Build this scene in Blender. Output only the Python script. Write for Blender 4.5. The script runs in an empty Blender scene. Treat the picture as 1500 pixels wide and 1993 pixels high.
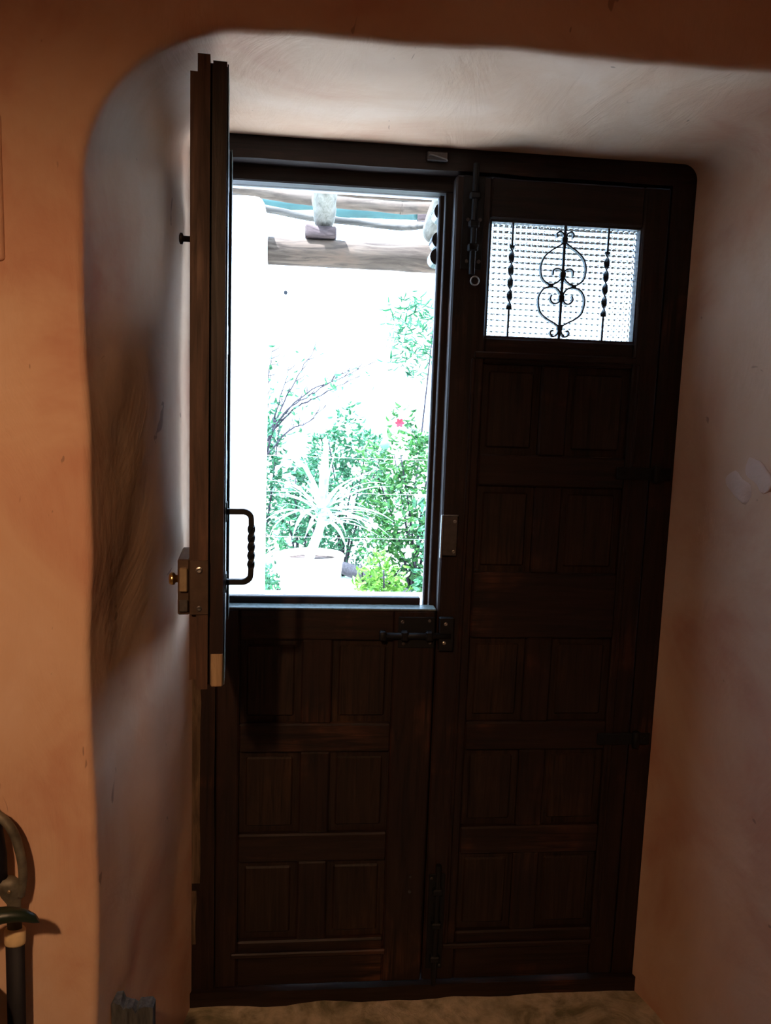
import bpy, bmesh, math, random
import numpy as np
from mathutils import Vector, Matrix, noise

random.seed(7)
S = bpy.context.scene
COL = S.collection
PI = math.pi

# ------------------------------------------------------------------ camera
def cam_axes(yaw, pitch, roll):
    cy, sy, cp, sp = math.cos(yaw), math.sin(yaw), math.cos(pitch), math.sin(pitch)
    f = Vector((sy * cp, cy * cp, sp)); r = Vector((cy, -sy, 0)); u = r.cross(f)
    c, s = math.cos(roll), math.sin(roll)
    return c * r + s * u, -s * r + c * u, f
R_, U_, F_ = cam_axes(math.radians(5.574), math.radians(-7.341), math.radians(1.973))
cd = bpy.data.cameras.new('camera'); cam = bpy.data.objects.new('camera', cd); COL.objects.link(cam)
cam.matrix_world = Matrix(((R_.x, U_.x, -F_.x, 0.0), (R_.y, U_.y, -F_.y, -1.76), (R_.z, U_.z, -F_.z, 1.46), (0, 0, 0, 1)))
cd.sensor_fit = 'HORIZONTAL'; cd.sensor_width = 36.0; cd.lens = 36.0; cd.clip_start = 0.02; cd.clip_end = 200
S.camera = cam

# ------------------------------------------------------------------ sky, sun, exposure
SKY = (0.58, 0.86, 1.28); SKY_STRENGTH = 8.6
SUN_STRENGTH = 34.0
w = bpy.data.worlds.new('sky'); S.world = w; w.use_nodes = True
bg = w.node_tree.nodes['Background']; bg.inputs[0].default_value = (*SKY, 1); bg.inputs[1].default_value = SKY_STRENGTH
sd = bpy.data.lights.new('sun', 'SUN'); sun = bpy.data.objects.new('sun', sd); COL.objects.link(sun)
sd.energy = SUN_STRENGTH; sd.angle = math.radians(0.6); sd.color = (0.75, 0.92, 1.17)
sun.location = (1.5, -6, 12)
sun.rotation_euler = Vector((0.36, 0.17, -1.0)).to_track_quat('-Z', 'Y').to_euler()
S.view_settings.view_transform = 'Standard'; S.view_settings.look = 'None'
S.view_settings.gamma = 1.0; S.view_settings.use_curve_mapping = False
S.view_settings.exposure = 0.0
cy = S.cycles
cy.use_denoising = True; cy.max_bounces = 10; cy.diffuse_bounces = 6; cy.transmission_bounces = 8; cy.sample_clamp_indirect = 14.0

# ------------------------------------------------------------------ materials
def new_mat(name):
    m = bpy.data.materials.new(name); m.use_nodes = True
    nt = m.node_tree; return m, nt, nt.nodes['Principled BSDF']
def nd(nt, kind, **kw):
    n = nt.nodes.new(kind)
    for k, v in kw.items(): setattr(n, k, v)
    return n
def ramp(nt, fac, stops):
    r = nd(nt, 'ShaderNodeValToRGB'); e = r.color_ramp.elements
    while len(e) < len(stops): e.new(0.5)
    for i, (p, c) in enumerate(stops): e[i].position = p; e[i].color = (*c, 1) if len(c) == 3 else c
    nt.links.new(fac, r.inputs[0]); return r.outputs[0]
def tex(nt, scale=(1, 1, 1), nscale=5, detail=4, rough=0.55, dist=0.0, coord='Object', rot=(0, 0, 0)):
    tc = nd(nt, 'ShaderNodeTexCoord'); mp = nd(nt, 'ShaderNodeMapping'); n = nd(nt, 'ShaderNodeTexNoise')
    mp.inputs['Scale'].default_value = scale; mp.inputs['Rotation'].default_value = rot
    n.inputs['Scale'].default_value = nscale; n.inputs['Detail'].default_value = detail
    n.inputs['Roughness'].default_value = rough; n.inputs['Distortion'].default_value = dist
    nt.links.new(tc.outputs[coord], mp.inputs[0]); nt.links.new(mp.outputs[0], n.inputs[0])
    return n.outputs['Fac']
def mixc(nt, fac, a, b, mode='MIX'):
    m = nd(nt, 'ShaderNodeMix', data_type='RGBA', blend_type=mode)
    for s, v in ((m.inputs[0], fac), (m.inputs[6], a), (m.inputs[7], b)):
        if hasattr(v, 'links') or hasattr(v, 'is_linked'): nt.links.new(v, s)
        elif isinstance(v, (int, float)): s.default_value = v
        else: s.default_value = (*v, 1)
    return m.outputs[2]
def bump(nt, b, h, strength=0.3, dist=0.01, prev=None):
    n = nd(nt, 'ShaderNodeBump'); n.inputs['Strength'].default_value = strength; n.inputs['Distance'].default_value = dist
    nt.links.new(h, n.inputs['Height'])
    if prev: nt.links.new(prev, n.inputs['Normal'])
    nt.links.new(n.outputs[0], b.inputs['Normal']); return n.outputs[0]

def plain(name, col, rough=0.5, metal=0.0, vary=0.15, nscale=20, bstr=0.1, spec=0.5, scale=(1, 1, 1)):
    m, nt, b = new_mat(name)
    f = tex(nt, scale, nscale, 4)
    c = ramp(nt, f, [(0.3, tuple(x * (1 - vary) for x in col)), (0.7, tuple(min(1, x * (1 + vary)) for x in col))])
    nt.links.new(c, b.inputs['Base Color']); b.inputs['Roughness'].default_value = rough; b.inputs['Metallic'].default_value = metal
    b.inputs['Specular IOR Level'].default_value = spec
    if bstr: bump(nt, b, f, bstr, 0.004)
    return m

def plaster(name, c1, c2, c3, stroke=(1, 1, 1), specks=True):
    m, nt, b = new_mat(name)
    f1 = tex(nt, (1, 1, 1), 2.6, 5, 0.6, 0.6)
    f2 = tex(nt, stroke, 9, 5, 0.6, 1.2)
    c = ramp(nt, f1, [(0.34, c1), (0.5, c2), (0.64, c3)])
    c = mixc(nt, ramp(nt, f2, [(0.35, (0, 0, 0)), (0.75, (0.55, 0.55, 0.55))]), c, c2)
    if specks:
        f3 = tex(nt, tuple(s * 1.0 for s in stroke), 46, 2, 0.5, 0.8)
        k = ramp(nt, f3, [(0.735, (0, 0, 0)), (0.76, (0.6, 0.6, 0.6))])
        c = mixc(nt, k, c, (0.24, 0.14, 0.10))
    nt.links.new(c, b.inputs['Base Color']); b.inputs['Roughness'].default_value = 0.75
    b.inputs['Specular IOR Level'].default_value = 0.25
    n1 = bump(nt, b, f2, 0.36, 0.014)
    bump(nt, b, tex(nt, (1, 1, 1), 60, 4, 0.6), 0.12, 0.004, n1)
    return m

def wood(name, dark, mid, worn, scale, rough=0.42, wear=(0.56, 0.70), bstr=0.25):
    """grain runs along the axis with the small scale"""
    m, nt, b = new_mat(name)
    g = tex(nt, scale, 3.0, 6, 0.65, 0.8)
    w_ = tex(nt, (1.2, 1.2, 1.2), 3.4, 4, 0.6, 0.5)
    c = ramp(nt, g, [(0.30, dark), (0.56, mid), (0.74, tuple(x * 1.5 for x in mid))])
    k = nd(nt, 'ShaderNodeMath', operation='MULTIPLY')
    nt.links.new(ramp(nt, w_, [(wear[0], (0, 0, 0)), (wear[1], (1, 1, 1))]), k.inputs[0])
    nt.links.new(ramp(nt, g, [(0.4, (0, 0, 0)), (0.62, (1, 1, 1))]), k.inputs[1])
    c = mixc(nt, k.outputs[0], c, worn)
    nt.links.new(c, b.inputs['Base Color'])
    nt.links.new(ramp(nt, g, [(0.3, (rough + 0.15,) * 3), (0.7, (rough,) * 3)]), b.inputs['Roughness'])
    b.inputs['Specular IOR Level'].default_value = 0.28
    bump(nt, b, g, bstr, 0.003)
    return m

M = {}
OCH = ((0.56, 0.28, 0.18), (0.66, 0.42, 0.28), (0.72, 0.50, 0.36))
M['plaster'] = plaster('ochre_plaster', *OCH, stroke=(1.0, 0.35, 0.35))
M['light_patch'] = plaster('plaster_light_patch', (0.58, 0.38, 0.28), (0.68, 0.47, 0.37), (0.74, 0.55, 0.46), specks=False)
M['plaster_room'] = plaster('ochre_plaster_room', *OCH, specks=False)
M['white'] = plain('limewash', (0.86, 0.87, 0.86), 0.85, 0, 0.04, 8, 0.25, 0.2)
M['terrace'] = plain('pale_terrace_stone', (0.66, 0.63, 0.58), 0.8, 0, 0.12, 6, 0.2, 0.2)
WD, WM, WW = (0.007, 0.004, 0.0034), (0.022, 0.0108, 0.0076), (0.085, 0.034, 0.019)
M['wood_v'] = wood('dark_walnut_upright', WD, WM, WW, (22, 22, 1.3))
M['wood_h'] = wood('dark_walnut_level', WD, WM, WW, (1.3, 22, 22))
M['wood_p'] = wood('dark_walnut_panel', WD, (0.026, 0.014, 0.009), (0.06, 0.03, 0.016), (30, 30, 1.6), wear=(0.52, 0.72))
M['wood_edge'] = wood('worn_walnut_edge', (0.026, 0.014, 0.0095), (0.075, 0.038, 0.024), (0.13, 0.07, 0.042), (20, 20, 1.4), 0.5)
M['wood_pale'] = wood('bare_pale_wood', (0.17, 0.11, 0.06), (0.34, 0.23, 0.13), (0.42, 0.30, 0.18), (24, 24, 1.5), 0.6)
M['wood_worn'] = wood('half_worn_wood', (0.035, 0.02, 0.012), (0.11, 0.07, 0.04), (0.2, 0.13, 0.075), (24, 24, 2.5), 0.6)
M['wood_daylit'] = wood('daylight_toned_wood', (0.06, 0.075, 0.07), (0.13, 0.16, 0.15), (0.2, 0.22, 0.2), (20, 20, 1.4), 0.3)  # paler wood: daylight on the ledge and open leaf put into colour
M['iron'] = plain('black_iron', (0.007, 0.007, 0.008), 0.55, 0.0, 0.2, 60, 0.15, 0.25)
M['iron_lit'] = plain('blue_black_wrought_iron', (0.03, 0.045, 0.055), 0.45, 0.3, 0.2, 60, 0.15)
M['steel'] = plain('worn_steel', (0.42, 0.42, 0.40), 0.35, 1.0, 0.15, 80, 0.1)
M['steel_dark'] = plain('dull_steel', (0.10, 0.09, 0.085), 0.5, 0.8, 0.2, 80, 0.1)
M['brass'] = plain('brass', (0.85, 0.60, 0.22), 0.22, 1.0, 0.08, 60, 0.05)
M['brass_dull'] = plain('dull_brass', (0.36, 0.27, 0.16), 0.45, 0.7, 0.15, 60, 0.1)
M['lock'] = plain('brown_lock_case', (0.085, 0.055, 0.038), 0.4, 0.4, 0.2, 50, 0.1)
M['log'] = wood('peeled_log', (0.042, 0.026, 0.017), (0.105, 0.071, 0.048), (0.14, 0.083, 0.052), (1.6, 14, 14), 0.8, (0.5, 0.7), 0.5)
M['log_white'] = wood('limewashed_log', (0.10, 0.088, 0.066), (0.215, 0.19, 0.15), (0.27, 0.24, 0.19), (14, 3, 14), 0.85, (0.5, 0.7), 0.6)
M['log_grey'] = wood('grey_weathered_stick', (0.045, 0.036, 0.028), (0.09, 0.075, 0.06), (0.12, 0.095, 0.07), (1.6, 16, 16), 0.8, (0.5, 0.7), 0.5)
M['block'] = wood('pinkish_wood_block', (0.06, 0.038, 0.032), (0.115, 0.075, 0.066), (0.15, 0.095, 0.082), (3, 12, 12), 0.8)
M['teal'] = plain('teal_sheet', (0.045, 0.11, 0.095), 0.6, 0, 0.2, 6, 0.1)
M['terracotta'] = plain('pale_terracotta', (0.72, 0.52, 0.43), 0.85, 0, 0.1, 10, 0.15, 0.2)
M['soil'] = plain('dark_soil', (0.10, 0.07, 0.06), 0.95, 0, 0.3, 60, 0.5, 0.1)
M['bark'] = plain('grey_bark', (0.045, 0.040, 0.042), 0.9, 0, 0.35, 40, 0.5, 0.1, (3, 3, 1))
M['twig'] = plain('twig_bark', (0.045, 0.038, 0.045), 0.9, 0, 0.3, 40, 0.3, 0.1)
M['wire'] = plain('galvanised_wire', (0.75, 0.76, 0.78), 0.4, 0.5, 0.05, 30, 0.0)
M['red'] = plain('red_petal', (0.45, 0.006, 0.02), 0.6, 0, 0.2, 40, 0.1)
M['fruit'] = plain('green_fruit_skin', (0.10, 0.34, 0.13), 0.5, 0, 0.2, 30, 0.1)
M['slate'] = plain('dark_slate', (0.075, 0.078, 0.075), 0.8, 0, 0.45, 30, 0.9, 0.3, (4, 4, 0.7))
M['black_leather'] = plain('black_lacquer', (0.008, 0.007, 0.010), 0.6, 0, 0.2, 40, 0.1, 0.25)
M['cream'] = plain('cream_band', (0.70, 0.52, 0.28), 0.5, 0, 0.12, 30, 0.1)
M['pewter'] = plain('tarnished_pewter', (0.15, 0.135, 0.10), 0.55, 0.4, 0.4, 45, 0.4)
M['grey_pot'] = plain('grey_glazed_pot', (0.30, 0.29, 0.26), 0.6, 0, 0.25, 30, 0.3)
M['shade'] = plain('cream_lamp_shade', (0.7, 0.6, 0.45), 0.8, 0, 0.1, 20, 0.05)
M['indoor_leaf'] = plain('dark_glossy_leaf', (0.008, 0.017, 0.008), 0.4, 0, 0.35, 18, 0.1)

def leaf_mat(name, c1, c2, c3, trans=0.35):
    m, nt, b = new_mat(name)
    f = tex(nt, (1, 1, 1), 9, 3, 0.6); g = tex(nt, (1, 1, 1), 45, 2, 0.5)
    c = ramp(nt, f, [(0.34, c1), (0.5, c2), (0.66, c3)])
    c = mixc(nt, ramp(nt, g, [(0.4, (0, 0, 0)), (0.65, (0.7, 0.7, 0.7))]), c, c3)
    nt.links.new(c, b.inputs['Base Color']); b.inputs['Roughness'].default_value = 0.45
    b.inputs['Specular IOR Level'].default_value = 0.5
    t = nd(nt, 'ShaderNodeBsdfTranslucent'); nt.links.new(c, t.inputs[0])
    mx = nd(nt, 'ShaderNodeMixShader'); mx.inputs[0].default_value = trans
    nt.links.new(b.outputs[0], mx.inputs[1]); nt.links.new(t.outputs[0], mx.inputs[2])
    nt.links.new(mx.outputs[0], nt.nodes['Material Output'].inputs[0])
    return m
M['leaf_a'] = leaf_mat('mixed_green_leaf', (0.006, 0.038, 0.012), (0.02, 0.10, 0.025), (0.09, 0.25, 0.045))
M['leaf_b'] = leaf_mat('blue_green_leaf', (0.006, 0.038, 0.017), (0.017, 0.095, 0.038), (0.065, 0.22, 0.085))
M['leaf_c'] = leaf_mat('yellow_green_leaf', (0.03, 0.11, 0.012), (0.08, 0.22, 0.02), (0.18, 0.36, 0.05))
M['leaf_pale'] = leaf_mat('pale_strap_leaf', (0.30, 0.46, 0.36), (0.45, 0.62, 0.5), (0.6, 0.74, 0.62), 0.25)
M['glare_leaf'] = leaf_mat('sun_whitened_leaf', (0.7, 0.7, 0.66), (0.8, 0.8, 0.78), (0.85, 0.85, 0.83), 0.3)

def glass_mat():
    m, nt, b = new_mat('patterned_glass')
    b.inputs['Base Color'].default_value = (0.93, 0.98, 1.0, 1); b.inputs['Roughness'].default_value = 0.02
    b.inputs['Transmission Weight'].default_value = 1.0; b.inputs['IOR'].default_value = 1.45
    bump(nt, b, tex(nt, (1, 1, 1), 120, 2), 0.03, 0.001)
    return m
M['glass'] = glass_mat()

# ------------------------------------------------------------------ mesh helpers
def box(bm, x0, x1, y0, y1, z0, z1, bev=0.003, seg=1):
    r = bmesh.ops.create_cube(bm, size=1.0)
    vs = r['verts']
    for v in vs:
        v.co = Vector(((x0 + x1) / 2 + v.co.x * (x1 - x0), (y0 + y1) / 2 + v.co.y * (y1 - y0), (z0 + z1) / 2 + v.co.z * (z1 - z0)))
    if bev:
        es = list({e for v in vs for e in v.link_edges})
        bmesh.ops.bevel(bm, geom=es, offset=min(bev, 0.45 * min(x1 - x0, y1 - y0, z1 - z0)), segments=seg, affect='EDGES', profile=0.5)
def tube(bm, pts, rad, seg=8, cap=True, sq=False, twist=None, flat=1.0):
    """sweep a round (or square) section along pts"""
    pts = [Vector(p) for p in pts]; n = len(pts)
    if not hasattr(rad, '__len__'): rad = [rad] * n
    rings = []; up = None
    for i, p in enumerate(pts):
        t = (pts[min(i + 1, n - 1)] - pts[max(i - 1, 0)]).normalized()
        if up is None:
            up = Vector((0, 1, 0)) if abs(t.y) < 0.8 else Vector((1, 0, 0))
        a = (up - t * up.dot(t)).normalized(); b = t.cross(a); up = a
        k = 4 if sq else seg
        tw = twist[i] if twist else 0.0
        ring = []
        for j in range(k):
            th = 2 * PI * (j + (0.5 if sq else 0)) / k
            c_, s_ = math.cos(th) * rad[i] * flat, math.sin(th) * rad[i]
            x_ = c_ * math.cos(tw) - s_ * math.sin(tw); y_ = c_ * math.sin(tw) + s_ * math.cos(tw)
            ring.append(bm.verts.new(p + a * x_ + b * y_))
        rings.append(ring)
    for r0, r1 in zip(rings, rings[1:]):
        k = len(r0)
        for j in range(k): bm.faces.new((r0[j], r0[(j + 1) % k], r1[(j + 1) % k], r1[j]))
    if cap:
        bm.faces.new(list(reversed(rings[0]))); bm.faces.new(rings[-1])
def cyl(bm, p0, p1, r0, r1=None, seg=12): tube(bm, [p0, p1], [r0, r0 if r1 is None else r1], seg)
def lathe(bm, prof, c, seg=24, axis='Z'):
    rings = []
    for r, h in prof:
        ring = []
        for j in range(seg):
            a = 2 * PI * j / seg; x, y = r * math.cos(a), r * math.sin(a)
            v = {'Z': (x, y, h), 'Y': (x, h, y), 'X': (h, x, y)}[axis]
            ring.append(bm.verts.new(Vector(c) + Vector(v)))
        rings.append(ring)
    for a, b in zip(rings, rings[1:]):
        for j in range(seg): bm.faces.new((a[j], a[(j + 1) % seg], b[(j + 1) % seg], b[j]))
    if prof[0][0] > 1e-4: bm.faces.new(list(reversed(rings[0])))
    if prof[-1][0] > 1e-4: bm.faces.new(rings[-1])
def spline(pts, n=8):
    """Catmull-Rom through pts"""
    P = [Vector(p) for p in pts]; P = [2 * P[0] - P[1]] + P + [2 * P[-1] - P[-2]]
    out = []
    for i in range(1, len(P) - 2):
        a, b, c, d = P[i - 1:i + 3]
        for k in range(n):
            t = k / n
            out.append(0.5 * ((2 * b) + (c - a) * t + (2 * a - 5 * b + 4 * c - d) * t * t + (3 * b - a - 3 * c + d) * t ** 3))
    out.append(P[-2]); return out
def wobble(bm, amp, scale, seed=0.0, axis=None):
    for v in bm.verts:
        d = Vector(noise.noise_vector(v.co * scale + Vector((seed, seed * 1.7, 3.1))))
        if axis is not None: d = Vector([d[i] * axis[i] for i in range(3)])
        v.co += d * amp

def tag(o, label=None, cat=None, group=None, kind=None):
    for k, v in (('label', label), ('category', cat), ('group', group), ('kind', kind)):
        if v: o[k] = v
    return o
def thing(name, label, cat, loc=(0, 0, 0), rotz=0.0, group=None, kind=None):
    o = bpy.data.objects.new(name, None); COL.objects.link(o); o.empty_display_size = 0.05
    o.location = loc; o.rotation_euler = (0, 0, rotz)
    return tag(o, label, cat, group, kind)
LOCAL = set()                                   # roots whose parts are given in the root's own frame
def wloc(o):
    v = Vector((0, 0, 0))
    while o is not None:
        v += o.location
        if o in LOCAL: return None
        o = o.parent
    return v
def obj(name, bm, mat, parent=None, smooth=False, label=None, origin=None):
    """link bm (world coordinates, or the root's frame for LOCAL roots) as one mesh object"""
    bmesh.ops.recalc_face_normals(bm, faces=bm.faces[:])
    me = bpy.data.meshes.new(name)
    o = bpy.data.objects.new(name, me); COL.objects.link(o)
    if parent is not None:
        o.parent = parent; off = wloc(parent)
    else: off = Vector((0, 0, 0))
    if off is not None and off.length > 0: bmesh.ops.translate(bm, verts=bm.verts[:], vec=-off)
    if origin is not None:
        o.location = origin; bmesh.ops.translate(bm, verts=bm.verts[:], vec=-Vector(origin))
    bm.to_mesh(me); bm.free(); me.materials.append(M[mat] if isinstance(mat, str) else mat)
    if smooth: me.shade_smooth()
    if label: o['label'] = label
    return o
def pbox(name, parent, mat, x0, x1, y0, y1, z0, z1, bev=0.003, label=None, seg=1, wob=0):
    bm = bmesh.new(); box(bm, x0, x1, y0, y1, z0, z1, bev, seg)
    return obj(name, bm, mat, parent, label=label)
def raw(name, verts, faces, mat, parent=None, smooth=False, label=None):
    me = bpy.data.meshes.new(name); off = wloc(parent) if parent is not None else Vector((0, 0, 0))
    me.from_pydata([tuple(Vector(v) - off) for v in verts], [], faces); me.update()
    o = bpy.data.objects.new(name, me); COL.objects.link(o); o.parent = parent
    me.materials.append(M[mat])
    if smooth: me.shade_smooth()
    if name == 'window_pane': me.set_sharp_from_angle(angle=math.radians(75))
    if label: o['label'] = label
    return o
def screw(parent, p, r=0.0042, axis=(0, -1, 0), mat='steel', depth=0.002):
    bm = bmesh.new(); a = Vector(axis); p = Vector(p)
    tube(bm, [p, p + a * depth * 0.6, p + a * depth, p + a * depth * 0.75], [r, r, r * 0.62, r * 0.34], 10)
    return obj('screw', bm, mat, parent, smooth=False)

# ================================================================== THE SETTING: thick front wall with its deep doorway
YF = -0.52                                      # room face of the wall; the door stands at y = 0
def outline(xl, xr, zt, rl, rr, zb, n=34):
    """left foot -> up -> round corner -> soffit -> round corner -> right foot"""
    pts = []
    for i in range(60): pts.append((xl, zb + (zt - rl - zb) * i / 60))
    for i in range(n): a = PI - (PI / 2) * i / n; pts.append((xl + rl + rl * math.cos(a), zt - rl + rl * math.sin(a)))
    for i in range(60): pts.append((xl + rl + (xr - rr - xl - rl) * i / 60, zt))
    for i in range(n): a = PI / 2 - (PI / 2) * i / n; pts.append((xr - rr + rr * math.cos(a), zt - rr + rr * math.sin(a)))
    for i in range(61): pts.append((xr, zt - rr + (zb - zt + rr) * i / 60))
    return pts
A = outline(-0.345, 0.975, 2.018, 0.235, 0.16, -0.06)     # at the room face
B = outline(-0.266, 0.856, 2.040, 0.045, 0.035, -0.06)    # at the door frame
NA = len(A); NR = 26
vs, fs = [], []
def rough(p, amp):
    d = noise.noise(Vector(p) * 3.1) * 0.9 + noise.noise(Vector(p) * 9.0 + Vector((5, 1, 2))) * 0.28
    return d * amp
E_ = 0.014                                      # soft rounded arris
rows = []
for k in range(NR + 1):
    t = k / NR
    row = []
    for i in range(NA):
        x = B[i][0] + (A[i][0] - B[i][0]) * t; z = B[i][1] + (A[i][1] - B[i][1]) * t
        a0, a1 = A[max(i - 2, 0)], A[min(i + 2, NA - 1)]
        tx, tz = a1[0] - a0[0], a1[1] - a0[1]; L = math.hypot(tx, tz) or 1
        nx, nz = -tz / L, tx / L                # points out of the opening, into the wall
        if i < 58: nx, nz = -1, 0
        if i > NA - 58: nx, nz = 1, 0
        y = t * (YF + E_)
        d = rough((x * 1.3, y * 1.3, z * 0.8), 0.011) * min(1.0, 5 * t + 0.10)
        row.append(((x + nx * d), y, z + nz * d, nx, nz))
    rows.append(row)
for row in rows:
    for x, y, z, nx, nz in row: vs.append((x, y, z))
last = rows[-1]
for k in range(1, 7):                           # roll over the arris
    a = (PI / 2) * k / 6
    for x, y, z, nx, nz in last:
        o_ = E_ * (1 - math.cos(a))
        vs.append((x + nx * o_, YF + E_ - E_ * math.sin(a), z + nz * o_))
nrow = NR + 1 + 6
XL, XR, ZT = -1.9, 2.3, 2.75                    # room shell
for k in range(1, 15):                          # the flat room face, out to the room's edges
    t = (k / 14) ** 1.8
    for i, (x, y, z, nx, nz) in enumerate(last):
        x0, z0 = x + nx * E_, z + nz * E_
        s = i / (NA - 1)
        if i < 60: ex, ez = XL, z0 + (ZT + 0.0 - z0) * 0 + (z0 + 0.06) / (1.85 + 0.06) * 0 
        ang = math.atan2(z0 - 1.0, x0 - 0.3)
        if i < 60: ex, ez = XL, -0.06 + (2.2 + 0.06) * i / 60
        elif i < 60 + 34: f = (i - 60) / 34; ex, ez = (XL, 2.2 + (ZT - 2.2) * f * 2) if f < 0.5 else (XL + 1.0 * (f - 0.5) * 2, ZT)
        elif i < 60 + 34 + 60: f = (i - 94) / 60; ex, ez = XL + 1.0 + (XR - 1.0 - XL - 1.0) * f, ZT
        elif i < 60 + 34 + 60 + 34: f = (i - 154) / 34; ex, ez = (XR - 1.0 + 1.0 * f * 2, ZT) if f < 0.5 else (XR, ZT - (ZT - 2.2) * (f - 0.5) * 2)
        else: f = (i - 188) / 60; ex, ez = XR, 2.2 - (2.2 + 0.06) * f
        xx, zz = x0 + (ex - x0) * t, z0 + (ez - z0) * t
        vs.append((xx, YF + rough((xx, 1.7, zz), 0.006) * min(1, 6 * t), zz))
nrow += 14
for k in range(nrow - 1):
    for i in range(NA - 1):
        a = k * NA + i; fs.append((a, a + 1, a + 1 + NA, a + NA))
wf = raw('wall_front', vs, fs, 'plaster', None, True)
tag(wf, 'thick ochre plastered wall with a deep rounded doorway recess', 'wall', kind='structure')
# raised painted-over plate on the wall face, at the left of the view
bm = bmesh.new(); box(bm, -0.62, -0.463, YF - 0.007, YF + 0.01, 1.665, 1.875, 0.006, 3)
obj('cover_plate', bm, 'plaster_room', wf, True, label='flat plate with rounded corners painted over in ochre')

for k, (y0, z0, y1, z1, r_) in enumerate(((-0.155, 1.368, -0.240, 1.302, 0.025), (-0.190, 1.402, -0.285, 1.330, 0.026))):  # patch of light put into paler plaster colour and low ridges
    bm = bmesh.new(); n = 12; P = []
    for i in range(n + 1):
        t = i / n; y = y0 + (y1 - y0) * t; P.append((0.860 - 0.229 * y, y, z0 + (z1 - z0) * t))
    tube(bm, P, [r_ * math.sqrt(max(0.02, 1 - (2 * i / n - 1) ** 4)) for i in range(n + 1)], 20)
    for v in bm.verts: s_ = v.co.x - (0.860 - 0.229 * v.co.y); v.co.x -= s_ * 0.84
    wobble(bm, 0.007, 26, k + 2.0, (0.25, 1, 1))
    obj('light_patch_relief', bm, 'light_patch', wf, True, label='patch of light on the right reveal, shaped as pale low relief')

def shell(name, label, cat, dims, mat):
    o = pbox(name, None, mat, *dims, bev=0); return tag(o, label, cat, kind='structure')
shell('wall_left', 'plain ochre plastered side wall of the room', 'wall', (XL - 0.15, XL, -4.6, 0.0, -0.1, ZT + 0.1), 'plaster_room')
shell('wall_right', 'plain ochre plastered side wall right of the doorway', 'wall', (XR, XR + 0.15, -4.6, 0.0, -0.1, ZT + 0.1), 'plaster_room')
shell('wall_back', 'plain ochre plastered wall opposite the door', 'wall', (XL - 0.15, XR + 0.15, -4.75, -4.6, -0.1, ZT + 0.1), 'plaster_room')
shell('ceiling', 'plain ochre plastered ceiling of the room', 'ceiling', (XL - 0.15, XR + 0.15, -4.75, 0.0, ZT, ZT + 0.12), 'plaster_room')

def floor_mat():
    m, nt, b = new_mat('worn_stone_floor')
    f = tex(nt, (1, 1, 1), 7, 6, 0.65, 1.0); g = tex(nt, (1, 1, 1), 26, 4, 0.6, 0.5)
    c = ramp(nt, f, [(0.36, (0.20, 0.17, 0.085)), (0.5, (0.46, 0.37, 0.23)), (0.66, (0.62, 0.50, 0.34))])
    c = mixc(nt, ramp(nt, g, [(0.42, (0, 0, 0)), (0.7, (0.5, 0.5, 0.5))]), c, (0.11, 0.10, 0.045))
    nt.links.new(c, b.inputs['Base Color']); b.inputs['Roughness'].default_value = 0.7
    bump(nt, b, f, 0.6, 0.02); return m
M['floor'] = floor_mat()
bm = bmesh.new(); bmesh.ops.create_grid(bm, x_segments=90, y_segments=90, size=0.5)
for v in bm.verts:
    v.co = Vector((XL + (v.co.x + 0.5) * (XR - XL), -4.6 + (v.co.y + 0.5) * 4.66, 0))
    v.co.z = 0.006 * noise.noise(v.co * 5) + 0.010 * max(0, 1 + v.co.y / 0.10) * noise.noise(v.co * 9)
tag(obj('floor', bm, 'floor', None, True), 'worn greenish grey stone floor running to the door sill', 'floor', kind='structure')

# house wall around the frame, on the terrace side
ex = thing('wall_outside', 'whitewashed outer leaf of the house wall around the door', 'wall', (0, 0, 0), kind='structure')
pbox('pier', ex, 'white', -2.2, -0.271, 0.012, 0.11, -0.1, 2.85, 0)
pbox('pier', ex, 'white', 0.861, 2.6, 0.012, 0.11, -0.1, 2.85, 0)
pbox('lintel', ex, 'white', -0.271, 0.861, 0.092, 0.112, 1.958, 2.85, 0.002)
pbox('lintel', ex, 'white', -0.271, 0.861, 0.012, 0.092, 2.052, 2.85, 0)

# ================================================================== door frame
fr = thing('door_frame', 'dark wooden door frame set at the back of the plaster recess', 'door frame', (0.29, 0.03, 0.0))
fr['kind'] = 'structure'; fr.name = 'trim_1'
def wobbly(name, parent, mat, x0, x1, y0, y1, z0, z1, amp=0.004, sc=7, label=None, cuts=14):
    bm = bmesh.new(); box(bm, x0, x1, y0, y1, z0, z1, 0)
    L = max(range(3), key=lambda i: (x1 - x0, y1 - y0, z1 - z0)[i])
    es = [e for e in bm.edges if abs((e.verts[0].co - e.verts[1].co)[L]) > 1e-4]
    bmesh.ops.subdivide_edges(bm, edges=es, cuts=cuts, use_grid_fill=True)
    wobble(bm, amp, sc, x0 + z0, (0.0, 0.0, 1) if L == 0 else (1, 0.0, 0))
    return obj(name, bm, mat, parent, label=label)
wobbly('head', fr, 'wood_h', -0.275, 0.862, 0.004, 0.050, 1.993, 2.050, 0.003)
pbox('stop', fr, 'wood_h', -0.275, 0.862, 0.050, 0.092, 1.960, 2.050, 0.003)
wobbly('jamb', fr, 'wood_v', -0.275, -0.213, 0.002, 0.090, 0.035, 1.993, 0.003)
wobbly('jamb', fr, 'wood_v', 0.802, 0.862, 0.003, 0.090, 0.035, 1.993, 0.003)
pbox('stop', fr, 'wood_v', 0.780, 0.862, 0.0405, 0.092, 0.035, 1.960, 0.002)
pbox('stop', fr, 'wood_v', -0.275, -0.190, 0.0445, 0.092, 0.035, 0.925, 0.002)
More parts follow.
